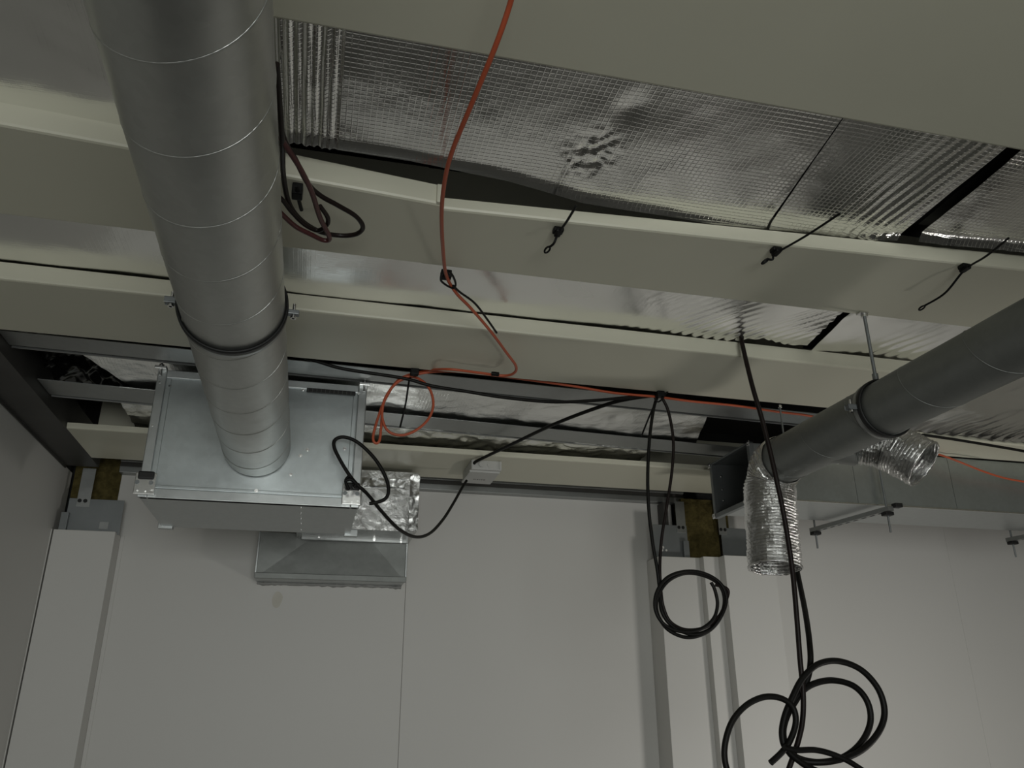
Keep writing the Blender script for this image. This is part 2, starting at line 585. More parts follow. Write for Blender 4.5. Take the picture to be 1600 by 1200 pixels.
edge1 = interp([(-1.2, 1.70), (-0.3, 1.672), (-0.153, 1.662), (0.152, 1.664), (0.4, 1.69), (0.621, 1.738), (1.011, 1.752), (1.30, 1.75), (1.45, 1.74), (1.58, 1.71)])
batt(((-1.17, 1.24), (-0.262, 1.24), (-0.262, 1.72), (-1.17, 1.72)), 2.86, 'smooth foil batt in the top left corner beside the large duct', 60, 40, 'foil_plain',
     amp=0.006, s=2.6, seed=0.4, curl=0.006, ridges=lambda x, y: 0.002 * math.sin((x - 0.3 * y) * 2 * math.pi / 0.09) * max(0, noise.noise(Vector((x * 4, y * 2, 8)))))
batt(((-0.26, 1.24), (1.100, 1.24), (1.172, 1.76), (-0.26, 1.76)), 2.86, 'long foil-faced insulation batt nearest the camera, between the two front beams', 240, 60,
     amp=0.004, s=2.2, seed=1.3, curl=0.013, edge=edge1, ridges=ridge1)
batt(((1.1012, 1.24), (1.560, 1.24), (1.574, 1.80), (1.180, 1.80)), 2.86, 'short foil batt between the thin slit and the wide black gap', 70, 50,
     amp=0.004, s=2.5, seed=4.1, curl=0.013, edge=edge1, ridges=ridge1b)
batt(((1.606, 1.24), (5.2, 1.24), (5.2, 1.50), (1.626, 1.69)), 2.86, 'foil batt right of the wide black gap, at the right edge', 140, 40,
     amp=0.006, s=3.0, seed=8.8, curl=0.02, ridges=lambda x, y: 0.0025 * math.sin((x + 0.05 * y) * 2 * math.pi / 0.06) * max(0, noise.noise(Vector((x * 3, y * 2, 1)))))

edge2 = interp([(-1.2, 2.56), (1.30, 2.56), (1.42, 2.50), (1.56, 2.44), (1.68, 2.47), (1.80, 2.45)])
batt(((-1.17, 2.09), (1.705, 2.09), (1.755, 2.56), (-1.17, 2.56)), 2.863, 'foil batt over the second bay, crossed by the orange cable', 260, 46, 'foil_plain',
     amp=0.0035, s=2.4, seed=2.2, curl=0.0, edge=edge2, ridges=ridge2)
batt(((1.735, 2.09), (2.42, 2.09), (2.42, 2.56), (1.80, 2.56)), 2.862, 'foil batt in the second bay behind the hanging rod of the right duct', 60, 40, 'foil_plain',
     amp=0.007, s=3.2, seed=6.3, curl=0.012, ridges=lambda x, y: 0.003 * math.sin((x * 0.9 + y * 0.35) * 2 * math.pi / 0.05) * max(0, noise.noise(Vector((x * 4, y * 3, 3)) ) + 0.1))

batt(((-0.98, 3.06), (1.72, 3.18), (1.95, 3.86), (-0.78, 3.68)), 2.868, 'crumpled foil batt over the opening between the two grey rails', 220, 50, 'foil_c',
     amp=0.006, s=2.6, seed=3.7, crumple=0.007, cs=5.0, curl=-0.01)
batt(((-0.9, 3.64), (1.70, 3.84), (1.75, 4.25), (-0.9, 4.21)), 2.858, 'narrow crumpled foil strip along the beam next to the back wall', 200, 26, 'foil_c',
     amp=0.006, s=3.6, seed=5.9, crumple=0.016, cs=8.0)
batt(((2.43, 2.09), (5.2, 2.09), (5.2, 3.25), (2.43, 3.14)), 2.965, 'bright foil batt beyond the right spiral duct', 150, 70, 'foil_plain',
     amp=0.010, s=3.2, seed=9.4, curl=0.01, ridges=lambda x, y: -0.24 * max(0, y - 2.60) + 0.006 * max(0, (y - 2.95) / 0.35) * math.sin((x * 0.9 + y * 0.8) * 2 * math.pi / 0.07 + 3 * noise.noise(Vector((x * 3, y * 3, 0)))))
# black film bunched up in the corner
fm = MB().grid(50, 60, lambda u, v: (-1.165 + 0.40 * u, 2.95 + 0.95 * v,
               2.93 + 0.05 * abs(noise.noise(Vector((u * 4 + 3, v * 9, 1.5)))) + 0.03 * noise.noise(Vector((u * 9, v * 14, 5.5))) - 0.02 * u), True, True)
tag(fm.build('vapour_film', M['film']), 'crumpled glossy black film bunched in the roof corner above the side wall', 'film')


# ------------------------------------------------------------------ spiral ducts
def spiral_duct(x, z, r, y0, y1, pitch, phase, mat, label):
    o = thing('spiral_duct', label, 'duct', (x, (y0 + y1) / 2, z - r))
    seg = 64
    m = MB()
    ny = max(2, int((y1 - y0) / 0.05))

    def fn(u, v):
        a = 2 * math.pi * u
        yv = y0 + (y1 - y0) * v
        w = r + 0.0008 * noise.noise(Vector((math.cos(a) * 2, yv * 6, math.sin(a) * 2)))
        return (x + w * math.cos(a), yv, z + w * math.sin(a))
    m.grid(seg, ny, fn, True)
    m.grid(seg, 4, lambda u, v: (x + (r - 0.003) * math.cos(2 * math.pi * u), y1 - (y1 - y0) * 0.15 * v, z + (r - 0.003) * math.sin(2 * math.pi * u)), True, True)
    m.build('shell', mat, o, fix=False)
    turns = (y1 - y0) / pitch
    n = int(turns * 48)
    pts = []
    for i in range(n + 1):
        a = -2 * math.pi * (i / 48) + phase
        pts.append((x + (r - 0.0004) * math.cos(a), y0 + pitch * i / 48, z + (r - 0.0004) * math.sin(a)))
    MB().tube(pts, 0.0017, 6).build('lock_seam', mat, o)
    return o


d1 = spiral_duct(-0.254, 2.549, 0.128, -0.9, 3.195, 0.213, 3.016, M['galv_duct'], 'large galvanised spiral duct running overhead into the fan unit')
d2 = spiral_duct(1.705, 2.458, 0.087, -0.9, 2.625, 0.26, 0.6, M['galv_dull_and_shade'], 'dull grey spiral duct crossing the right side with foil hoses attached')
# short bell mouth saddle on the right duct for the branch hose
MB().tube([(1.70, 2.36, 2.45), (1.80, 2.335, 2.437)], 0.078, 28, False).build('branch_collar', M['galv_dull_and_shade'], d2)
MB().tube([(1.705, 2.58, 2.458), (1.705, 2.655, 2.458)], 0.0885, 40, False).build('end_sleeve', M['galv_dull_and_shade'], d2)


def pipe_clamp(x, y, z, r, ztop, label, tilt=0.0):
    o = thing('pipe_clamp', label, 'clamp', (x, y, z - r), 'duct clamps on threaded rods')
    def ring(R, w, mat, nm, dy=0.0, tk=0.003):
        seg = 72
        m = MB()
        prof = [(R, -w), (R + tk, -w), (R + tk, w), (R, w)]
        vs, fs = [], []
        for k in range(seg):
            a = 2 * math.pi * k / seg
            for rr, d in prof:
                vs.append((x + rr * math.cos(a), y + dy + d, z + rr * math.sin(a)))
        for k in range(seg):
            k2 = (k + 1) % seg
            for j in range(4):
                j2 = (j + 1) % 4
                fs.append((k * 4 + j, k * 4 + j2, k2 * 4 + j2, k2 * 4 + j))
        m.add(vs, fs, True)
        return m.build(nm, mat, o)
    ring(r + 0.001, 0.019, M['rubber'], 'rubber_lining')
    ring(r + 0.003, 0.009, M['rubber'], 'rubber_bead', -0.016, 0.006)
    ring(r + 0.004, 0.010, M['galv_rail'], 'band', 0.004)
    for s in (-1, 1):
        lg = MB().box(x + s * (r + 0.004), y - 0.010, z - 0.006, x + s * (r + 0.036), y + 0.010, z + 0.006, 0.002).build('lug', M['steel_grey'], o)
        MB().cyl((x + s * (r + 0.022), y, z - 0.016), (x + s * (r + 0.022), y, z + 0.026), 0.0042, 10).cyl((x + s * (r + 0.022), y, z - 0.016), (x + s * (r + 0.022), y, z - 0.009), 0.008, 6).build('bolt', M['zinc'], lg)
    MB().cyl((x, y, z + r + 0.003), (x, y, z + r + 0.036), 0.0095, 12).build('boss', M['steel_grey'], o)
    MB().cyl((x, y, z + r + 0.03), (x, y, ztop), 0.0055, 10).build('threaded_rod', M['steel_grey'], o)
    MB().cyl((x, y, ztop - 0.016), (x, y, ztop - 0.006), 0.012, 6).box(x - 0.022, y - 0.012, ztop - 0.006, x + 0.010, y + 0.012, ztop, 0.001).build('nut', M['zinc'], o)
    return o


pipe_clamp(-0.254, 1.975, 2.549, 0.128, 2.80, 'rubber-lined clamp ring around the large overhead duct')
pipe_clamp(1.705, 2.062, 2.458, 0.087, 2.80, 'clamp ring on a long threaded rod around the right duct')


# ------------------------------------------------------------------ flexible foil hoses
def hose(ctrl, r, label, pitch=0.0085, smooth_len=0.0, seed=0, wob=0.06, sub=40):
    raw = spline(ctrl, sub)
    # resample evenly
    L = [0.0]
    for a, b in zip(raw, raw[1:]):
        L.append(L[-1] + (b - a).length)
    n = int(L[-1] / (pitch / 2))
    pts, j = [], 0
    for i in range(n + 1):
        s = L[-1] * i / n
        while j < len(L) - 2 and L[j + 1] < s:
            j += 1
        q = (s - L[j]) / max(1e-9, L[j + 1] - L[j])
        pts.append(raw[j].lerp(raw[j + 1], q))
    o = thing('flexible_hose', label, 'hose', pts[-1])
    rnd = random.Random(seed)
    jit = [rnd.uniform(0.0, 1.0) for _ in range(n + 1)]
    seg = 44

    def rf(i, k):
        s = L[-1] * i / n
        w = 1.0 if s > smooth_len else 0.35
        a = 2 * math.pi * k / seg
        c = (0.0042 if i % 2 else -0.0042) * (0.8 + 0.4 * jit[i]) * w
        c += r * wob * noise.noise(Vector((math.cos(a) * 2.2 + seed, math.sin(a) * 2.2, s * 22)))
        c += 0.0030 * noise.noise(Vector((math.cos(a) * 7 + seed, math.sin(a) * 7, s * 130)))
        return r + c
    MB().tube(pts, r, seg, False, rf, False).build('corrugated_skin', M['foil_flex'], o, fix=False)
    # ragged rolled lip at the open end
    d = (pts[-1] - pts[-4]).normalized()
    ref = Vector((0, 0, 1)) if abs(d.z) < 0.9 else Vector((1, 0, 0))
    n1 = (ref - d * ref.dot(d)).normalized()
    n2 = d.cross(n1)
    lip = []
    for k in range(61):
        a = 2 * math.pi * k / 60
        rr = r * (1 + 0.035 * noise.noise(Vector((math.cos(a) * 3, math.sin(a) * 3, seed + 3.0))))
        lip.append(pts[-1] + (n1 * math.cos(a) + n2 * math.sin(a)) * rr + d * 0.004 * noise.noise(Vector((math.cos(a) * 5, math.sin(a) * 5, seed))))
    MB().tube(lip, 0.005, 8, False, lambda i, k: 0.0045 + 0.003 * noise.noise(Vector((i * 0.9, k, seed)))).build('torn_rim', M['foil_flex'], o)
    return o


hose([(1.705, 2.635, 2.458), (1.705, 2.69, 2.452), (1.704, 2.735, 2.41), (1.696, 2.745, 2.34), (1.684, 2.738, 2.22), (1.668, 2.725, 2.065)], 0.094,
     'crinkled foil hose hanging straight down from the end of the right duct', 0.012, 0.15, 3, 0.05)
hose([(1.735, 2.352, 2.450), (1.80, 2.330, 2.444), (1.878, 2.275, 2.415), (1.942, 2.198, 2.335)], 0.080,
     'short open-ended foil hose sticking out to the right of the right duct', 0.012, 0.06, 11, 0.05)

# ------------------------------------------------------------------ fan unit
fx0, fx1, fy0, fy1, fz0, fz1 = -0.660, 0.158, 3.20, 3.765, 2.320, 2.835
fan = thing('fan_unit', 'galvanised box fan unit that the large overhead duct runs into', 'fan unit', ((fx0 + fx1) / 2, (fy0 + fy1) / 2, fz0))
MB().box(fx0 + 0.014, fy0 + 0.010, fz0 + 0.012, fx1 - 0.014, fy1 - 0.01, fz1 - 0.012).build('body', M['galv_blue'], fan)
MB().box(fx0 + 0.006, fy0 + 0.006, fz0, fx1 - 0.006, fy1, fz0 + 0.011, 0.002).build('bottom_panel', M['galv'], fan)
w = 0.034
for (a, b) in ((fx0, fx0 + w), (fx1 - w, fx1)):
    MB().box(a, fy0, fz0, b, fy0 + 0.03, fz1, 0.003).build('frame_upright', M['galv'], fan)
MB().box(fx0 + w, fy0 + 0.002, fz1 - 0.032, fx1 - w, fy0 + 0.03, fz1, 0.002).build('frame_rail', M['galv'], fan)
MB().box(fx0 + w, fy0 + 0.002, fz0, fx1 - w, fy0 + 0.03, fz0 + 0.036, 0.002).build('frame_rail', M['galv'], fan)
MB().box(fx0 + w, fy0 + 0.004, fz0 + 0.038, fx1 - w, fy0 + 0.03, fz0 + 0.050, 0.002).build('panel_fold', M['galv_blue'], fan)
MB().box(fx0 + w + 0.002, fy0 + 0.005, fz0 + 0.05, fx0 + w + 0.020, fy0 + 0.03, fz1 - 0.034, 0.002).build('panel_fold', M['galv_blue'], fan)
MB().box(fx1 - w - 0.020, fy0 + 0.005, fz0 + 0.05, fx1 - w - 0.002, fy0 + 0.03, fz1 - 0.034, 0.002).build('panel_fold', M['galv_blue'], fan)
vs = MB().box(-0.085, fy0 - 0.003, 2.788, 0.112, fy0 + 0.004, 2.806, 0.001).build('slot_strip', M['rubber'], fan)
vs['label'] = 'black slotted strip at the top right'
for i in range(11):
    MB().box(-0.080 + i * 0.0172, fy0 - 0.0045, 2.790, -0.0775 + i * 0.0172, fy0 - 0.002, 2.804).build('slot_bar', M['dark_steel'], vs)
for p in ((-0.61, 2.77), (-0.10, 2.80), (0.126, 2.80), (-0.648, 2.60), (0.085, 2.56), (-0.115, 2.44), (-0.085, 2.52), (-0.06, 2.545), (-0.237, 2.366), (-0.647, 2.78)):
    screw(fan, (p[0], fy0 + (0.010 if fx0 + w < p[0] < fx1 - w and fz0 + .05 < p[1] < fz1 - .034 else 0.002), p[1]), 'y', 0.0055)
for z in (3.25, 3.35, 3.46, 3.56, 3.70):
    screw(fan, (-0.065, z, fz0 + 0.001), 'z', 0.005)
# vibration mounts with threaded rods at the front corners
for sx in (fx0 + 0.028, fx1 - 0.030):
    br = MB().box(sx - 0.040, fy0 - 0.022, fz0 + 0.006, sx + 0.034, fy0 + 0.002, fz0 + 0.088, 0.003).build('corner_bracket', M['zinc'], fan)
    MB().box(sx - 0.030, fy0 - 0.034, fz0 + 0.062, sx + 0.026, fy0 - 0.004, fz0 + 0.092, 0.006).build('rubber_block', M['rubber'], br)
    for dx, dz in ((-0.028, 0.022), (0.0, 0.02), (0.022, 0.026), (-0.03, 0.05), (0.018, 0.05)):
        screw(br, (sx + dx, fy0 - 0.022, fz0 + dz), 'y', 0.006, M['steel_grey'] if dz > 0.04 else M['zinc'])
for sx in (fx0 + 0.012, fx1 - 0.012):
    h = MB().box(sx - 0.022, fy0 - 0.026, fz1 - 0.006, sx + 0.022, fy0 + 0.004, fz1 + 0.006, 0.002).build('hanger_clip', M['zinc'], fan)
    MB().cyl((sx, fy0 - 0.012, fz1 - 0.03), (sx, fy0 - 0.012, 2.94), 0.0045, 10).cyl((sx, fy0 - 0.012, fz1 + 0.006), (sx, fy0 - 0.012, fz1 + 0.016), 0.010, 6).build('threaded_rod', M['zinc'], h)
for sx in (fx0 + 0.012, fx1 - 0.012):
    h = MB().box(sx - 0.02, fy1 - 0.02, fz0 - 0.010, sx + 0.04, fy1 + 0.012, fz0 + 0.02, 0.002).build('rear_foot', M['galv'], fan)
# connection from the fan to the wall duct
wrap = thing('wrapped_duct', 'duct piece wrapped in wrinkled shiny foil beside the fan unit', 'duct', (0.2, 4.5, 2.45))


def wrinkle(fn, amp, s, seed):
    def g(u, v):
        p = Vector(fn(u, v))
        d = amp * (abs(noise.fractal(p * s + Vector((seed, 0, 0)), 1.0, 2.0, 4)) - 0.3)
        return p + Vector((0.3, -1, -0.2)) * d
    return g


wx0, wx1, wyf, wz0, wz1 = -0.10, 0.522, 4.30, 2.452, 2.775
MB().grid(60, 34, wrinkle(lambda u, v: (wx0 + (wx1 - wx0) * u, wyf, wz0 + (wz1 - wz0) * v), 0.0035, 10, 1.0), True).build('front_wrap', M['foil_tape'], wrap)
MB().grid(60, 24, wrinkle(lambda u, v: (wx0 + (wx1 - wx0) * u, wyf + 0.48 * v, wz0), 0.006, 9, 2.0), True).build('under_wrap', M['foil_tape'], wrap)
MB().grid(24, 34, wrinkle(lambda u, v: (wx1, wyf + 0.48 * u, wz0 + (wz1 - wz0) * v), 0.006, 9, 3.0), True).build('side_wrap', M['foil_tape'], wrap)
MB().box(wx0, wyf + 0.022, wz0 + 0.012, wx1 - 0.010, 4.78, wz1 - 0.002).build('core', M['galv'], wrap)
tp = MB().grid(6, 30, wrinkle(lambda u, v: (wx1 - 0.045 + 0.05 * u, wyf - 0.010, wz0 + 0.01 + (wz1 - wz0 - 0.02) * v), 0.012, 14, 6.0), True).build('tape_strip', M['foil_tape'], wrap)
MB().grid(40, 5, wrinkle(lambda u, v: (wx0 + 0.25 + 0.30 * u, wyf - 0.012, wz1 - 0.09 + 0.045 * v), 0.012, 14, 8.0), True).build('tape_strip', M['foil_tape'], wrap)
# fan outlet spigot joining the wrap
MB().box(-0.08, fy1 - 0.01, 2.47, 0.14, 4.32, 2.74).build('outlet_spigot', M['galv'], fan)

# wall duct below
wd = thing('wall_duct', 'galvanised duct stub with cross-broken front set into the back wall', 'duct', (0.1, 4.7, 2.23))
ax0, ax1, ayf, az0, az1 = -0.295, 0.506, 4.60, 2.230, 2.475
cx, cz = (ax0 + ax1) / 2 + 0.04, 2.50
m = MB()
m.add([(ax0, ayf, az0), (ax1, ayf, az0), (ax1, ayf, az1), (ax0, ayf, az1), (cx - 0.14, ayf + 0.016, az1), (cx + 0.14, ayf + 0.016, az1)],
      [(0, 1, 5, 4), (0, 4, 3), (1, 2, 5)])
m.build('front_sheet', M['galv_dull_and_shade'], wd)  # darker metal stands in for the shade under the foil wrap
MB().box(ax0, ayf + 0.018, az0 + 0.001, ax1, 4.795, az1 - 0.002).build('body', M['galv'], wd)
MB().box(ax0 - 0.004, ayf - 0.012, az0 - 0.004, ax1 + 0.004, ayf + 0.010, az0 + 0.026, 0.003).build('folded_edge', M['galv_dull_and_shade'], wd)  # shade put into the colour here as well
MB().box(ax1 - 0.004, ayf - 0.010, az0, ax1 + 0.006, ayf + 0.012, az1, 0.002).build('folded_edge', M['galv'], wd)
MB().box(ax0 - 0.006, ayf - 0.010, az0, ax0 + 0.004, ayf + 0.012, az1, 0.002).build('folded_edge', M['galv'], wd)
MB().box(ax0 + 0.22, ayf - 0.026, az1 - 0.036, ax1 + 0.004, ayf + 0.002, az1 - 0.004, 0.002).build('top_flange', M['galv_rail'], wd)
# smeared sealant around the wall joint
sl = [(ax0 + (ax1 - ax0) * i / 50, 4.79, az0 - 0.004 + 0.004 * noise.noise(Vector((i * 0.7, 0, 0)))) for i in range(51)]
MB().tube(sl, 0.010, 8, True, lambda i, k: 0.009 + 0.006 * noise.noise(Vector((i * 0.6, k * 0.4, 1)))).build('sealant_bead', M['caulk'], wd)
for p in ((0.47, 2.445), (0.32, 2.45), (0.02, 2.455)):
    screw(wd, (p[0], ayf - 0.026, p[1]), 'y', 0.005)

# ------------------------------------------------------------------ rectangular duct at right
ry0, ry1, rz0, rz1, rx0, rx1 = 3.45, 3.845, 2.520, 2.798, 2.045, 5.2
rd = thing('rectangular_duct', 'long rectangular galvanised duct along the back wall at right, open at its left end', 'duct', ((rx0 + rx1) / 2, (ry0 + ry1) / 2, rz0))
th = 0.002
for i, (a, b) in enumerate(((rx0, 2.62), (2.622, 3.20), (3.202, 4.2), (4.202, rx1))):
    bulge = 0.0
    MB().box(a, ry0, rz0, b, ry0 + th, rz1, 0.0006).build('side_sheet', M['galv_blue'], rd)
MB().box(rx0, ry0, rz0, rx1, ry1, rz0 + th).build('bottom_sheet', M['galv'], rd)
MB().box(rx0, ry1 - th, rz0 + th, rx1, ry1, rz1).build('back_sheet', M['steel_grey'], rd)
MB().box(rx0, ry0 + th, rz1 - th, rx1, ry1 - th, rz1).build('top_sheet', M['galv'], rd)
MB().box(rx0 + 0.0, ry0 - 0.004, rz0 - 0.004, rx1, ry0 + 0.004, rz0 + 0.003, 0.001).build('corner_fold', M['zinc'], rd)
MB().box(3.05, ry0 + 0.02, rz0 + 0.003, 3.055, ry1 - 0.003, rz1 - 0.003).build('inner_damper', M['dark_steel'], rd)
fl = 0.030
MB().box(rx0 - 0.006, ry0 - fl * 0.5, rz0 - fl * 0.6, rx0 + 0.020, ry1 + fl * 0.5, rz0 + 0.006, 0.002).build('end_flange', M['steel_grey'], rd)
MB().box(rx0 - 0.006, ry0 - fl * 0.5, rz1 - 0.008, rx0 + 0.020, ry1 + fl * 0.5, rz1 + 0.001, 0.002).build('end_flange', M['steel_grey'], rd)
MB().box(rx0 - 0.006, ry0 - fl * 0.5, rz0, rx0 + 0.020, ry0 + 0.008, rz1, 0.002).build('end_flange', M['steel_grey'], rd)
MB().box(rx0 - 0.006, ry1 - 0.008, rz0, rx0 + 0.020, ry1 + fl * 0.5, rz1, 0.002).build('end_flange', M['steel_grey'], rd)
for yv in (ry0 - 0.012, ry1 + 0.012):
    for zv in (rz0 - 0.004, rz1 - 0.006):
        c = MB().box(rx0 - 0.010, yv - 0.012, zv - 0.014, rx0 - 0.004, yv + 0.012, zv + 0.012, 0.002).build('corner_piece', M['zinc'], rd)
        screw(c, (rx0 - 0.010, yv, zv), 'x', 0.005)
for zv in (2.60, 2.66, 2.73):
    screw(rd, (rx0 + 0.05, ry1 - th - 0.0005, zv), 'y', 0.0045)


def duct_hanger(x, label):
    o = thing('duct_hanger', label, 'hanger', (x, 3.66, 2.49), 'slotted hangers under the rectangular duct')
    xa, xb = x + 0.035, x - 0.03
    ya, yb, za, zb = 3.385, 3.965, 2.478, 2.5005
    m = MB()
    hw = 0.016
    m.hexa([(xa - hw, ya, za), (xa + hw, ya, za), (xb + hw, yb, za), (xb - hw, yb, za)], [(xa - hw, ya, zb), (xa + hw, ya, zb), (xb + hw, yb, zb), (xb - hw, yb, zb)])
    m.build('channel', M['galv_rail'], o)
    for i in range(8):
        f = 0.12 + i * 0.10
        X, Y = xa + (xb - xa) * f, ya + (yb - ya) * f
        MB().box(X - 0.005, Y - 0.016, za - 0.0012, X + 0.005, Y + 0.016, za + 0.002, 0.0008).build('slot', M['rubber'], o)
    for (X, Y, zl) in ((xa, ya + 0.03, 2.375), (xb, yb - 0.03, 2.385)):
        MB().cyl((X, Y, zl), (X, Y, 2.80 if Y < 3.44 else 2.96), 0.005, 10).build('threaded_rod', M['steel_grey'], o)
        MB().box(X - 0.024, Y - 0.020, za - 0.020, X + 0.024, Y + 0.020, za - 0.001, 0.005).build('rubber_pad', M['rubber'], o)
    MB().box(xa + 0.014, ya - 0.022, zb - 0.008, xa + 0.056, ya + 0.012, zb + 0.014, 0.004).build('rubber_clamp', M['rubber'], o)
    return o


duct_hanger(2.715, 'slotted steel hanger with two rods under the rectangular duct, nearest its open end')
duct_hanger(4.02, 'slotted steel hanger under the rectangular duct at the right edge of the picture')

# thin wires dropping from the beam edge behind the coils
for i, (px, py, z1, lab) in enumerate(((1217, 633, 2.46, 'thin steel drop rod hanging from the beam left of the right duct'),)):
    p = at_z(px, py, 2.80)
    r_ = thing('drop_rod', lab, 'rod', (p.x, p.y - 0.006, z1))
    MB().cyl((p.x, p.y - 0.006, z1), (p.x, p.y - 0.006, 2.80), 0.004, 8).build('rod', M['steel_grey'], r_)
    MB().cyl((p.x, p.y - 0.006, 2.786), (p.x, p.y - 0.006, 2.796), 0.009, 6).build('nut', M['zinc'], r_)

# ------------------------------------------------------------------ open wall heads: wool, studs, bracket plates
o = MB().box(-1.335, 4.83, 2.30, -1.09, 4.895, 2.98)
tag(o.build('mineral_wool_slab', M['wool']), 'brownish yellow mineral wool showing above the corner pilaster cover', 'insulation', 'mineral wool in the open wall heads')
o = MB()
o.grid(20, 30, lambda u, v: (2.262 + 0.24 * u, 4.70 + 0.012 * noise.noise(Vector((u * 9, v * 14, 0))), 2.40 + 0.42 * v), True)
o.box(2.262, 4.716, 2.40, 2.502, 4.82, 2.82)
tag(o.build('mineral_wool_slab', M['wool']), 'brownish yellow mineral wool slab between the two right bracket plates', 'insulation', 'mineral wool in the open wall heads')
tag(MB().box(2.515, 4.73, 2.42, 2.598, 4.82, 2.735, 0.004).build('mineral_wool_slab', M['wool']), 'small mineral wool piece right of the right bracket strap', 'insulation', 'mineral wool in the open wall heads')


def bracket(x0, x1, z0, z1, y, sx0, sx1, szt, fold, label):
    o = thing('bracket_plate', label, 'bracket', ((x0 + x1) / 2, y, z0), 'grey bracket plates on the wall heads')
    MB().box(x0, y, z0, x1, y + 0.003, z1, 0.0008).build('plate', M['steel_grey'], o)
    MB().box(sx0, y - 0.003, z1 - 0.045, sx1, y + 0.0, szt, 0.0008).build('strap', M['galv_rail'], o)
    MB().box(fold, y - 0.030, z0, fold + 0.036, y + 0.001, z0 + 0.105, 0.002).build('folded_tab', M['steel_grey'], o)
    for dx in (0.014, 0.042):
        screw(o, (sx0 + dx, y - 0.003, z1 - 0.012), 'y', 0.008, M['rubber'], 'rivet')
    return o


b_ = bracket(-1.300, -1.025, 2.445, 2.632, 4.70, -1.262, -1.196, 2.80, -1.318, 'grey bracket plate on the corner pilaster cover')
MB().box(-1.13, 4.696, 2.472, -1.085, 4.70, 2.512, 0.001).build('label_patch', M['galv_rail'], b_)
b_ = bracket(2.040, 2.268, 2.432, 2.636, 4.665, 2.200, 2.262, 2.79, 2.225, 'grey bracket plate with white paint blobs left of the mineral wool')
for i, (dx, dz) in enumerate(((0.045, 0.055), (0.056, 0.062), (0.050, 0.045), (0.078, 0.045))):
    MB().cyl((2.04 + dx, 4.665, 2.432 + dz), (2.04 + dx, 4.662, 2.432 + dz), 0.010 - 0.001 * i, 7).build('paint_blob', M['wall'], b_)
bracket(2.500, 2.715, 2.432, 2.634, 4.66, 2.486, 2.54, 2.79, 2.69, 'grey bracket plate half hidden behind the hanging foil hose')
tag(MB().box(2.135, 4.70, 2.60, 2.165, 4.79, 2.79, 0.001).build('wall_stud', M['dark_steel']), 'dark steel stud end beside the left of the two right brackets', 'stud')

# small stain on the wall below the wall duct
p = at_y(433, 937, 4.80)
st = MB()
ring = [(p.x + 0.028 * math.cos(a) * (1 + 0.3 * noise.noise(Vector((math.cos(a), math.sin(a), 2)))), 4.7995, p.z + 0.045 * math.sin(a)) for a in [2 * math.pi * k / 20 for k in range(20)]]
st.add(ring, [tuple(range(20))])
st.build('stain', M['stain'], wb)

# ------------------------------------------------------------------ junction box
jb = thing('junction_box', 'small white junction box under the beam next to the back wall', 'junction box', (0.85, 4.18, 2.742))
MB().box(0.768, 4.055, 2.748, 0.932, 4.31, 2.800, 0.004).build('housing', M['white_pl'], jb)
MB().box(0.762, 4.075, 2.738, 0.926, 4.315, 2.749, 0.003).build('lid', M['white_pl'], jb)
MB().box(0.772, 4.050, 2.752, 0.776, 4.058, 2.797).build('rim', M['white_pl'], jb)
MB().box(0.918, 4.048, 2.752, 0.926, 4.058, 2.797, 0.001).build('rim', M['white_pl'], jb)
MB().tube([(0.823, 4.056, 2.775), (0.823, 4.046, 2.775)], 0.016, 16).build('cable_gland', M['white_pl'], jb)
MB().tube([(0.868, 4.056, 2.775), (0.868, 4.052, 2.775)], 0.015, 16).build('knockout', M['white_pl'], jb)
for i, (dx, wd_) in enumerate(((0.812, 0.006), (0.822, 0.003), (0.832, 0.007), (0.845, 0.004), (0.855, 0.006), (0.867, 0.010))):
    MB().box(dx, 4.215, 2.7372, dx + wd_, 4.232, 2.7384).build('embossed_mark', M['grey_mark'], jb)


# ------------------------------------------------------------------ cables
def cable(spec, r, mat, name, label, cat='cable', sub=8, seg=10, group=None):
    m = MB().tube(path(spec, sub), r, seg)
    return tag(m.build(name, M[mat], fix=False), label, cat, group)


orange = (zz(2.745, [(812, -70), (800, -5)]) + zz(2.715, [(775, 70)]) + zz(2.70, [(738, 160), (706, 238)]) + zz(2.705, [(694, 288)]) +
          zz(2.72, [(690, 340)]) + zz(2.755, [(693, 400)]) + zz(2.775, [(698, 432)]) + zz(2.765, [(713, 458), (736, 482)]) +
          zz(2.757, [(766, 517), (792, 552), (806, 572), (803, 583)]) + zz(2.765, [(786, 587), (745, 582), (700, 577)]) + [(664, 580, 'y', 2.925)] +
          yy(2.945, [(625, 592), (603, 622), (590, 655), (583, 682), (586, 692), (593, 688), (596, 662), (600, 628), (618, 600), (645, 589)]) +
          yy(2.935, [(668, 603), (677, 628), (671, 652), (652, 671), (628, 680), (606, 673), (597, 650), (602, 622), (622, 596)]) +
          yy(2.925, [(655, 584), (700, 580), (760, 585), (830, 594), (900, 604), (960, 614), (1025, 620)]) +
          yy(2.95, [(1080, 627), (1150, 634)]) + yy(3.0, [(1212, 643), (1275, 652)]) + yy(3.15, [(1350, 675), (1410, 693)]) +
          yy(3.36, [(1470, 711), (1500, 722), (1535, 736)]) + yy(3.39, [(1570, 747), (1615, 756), (1700, 778), (1850, 812), (2000, 840)]))
cable(orange, 0.0052, 'orange', 'orange_cable', 'orange cable strung across the ceiling with a loop hanging beside the fan unit')

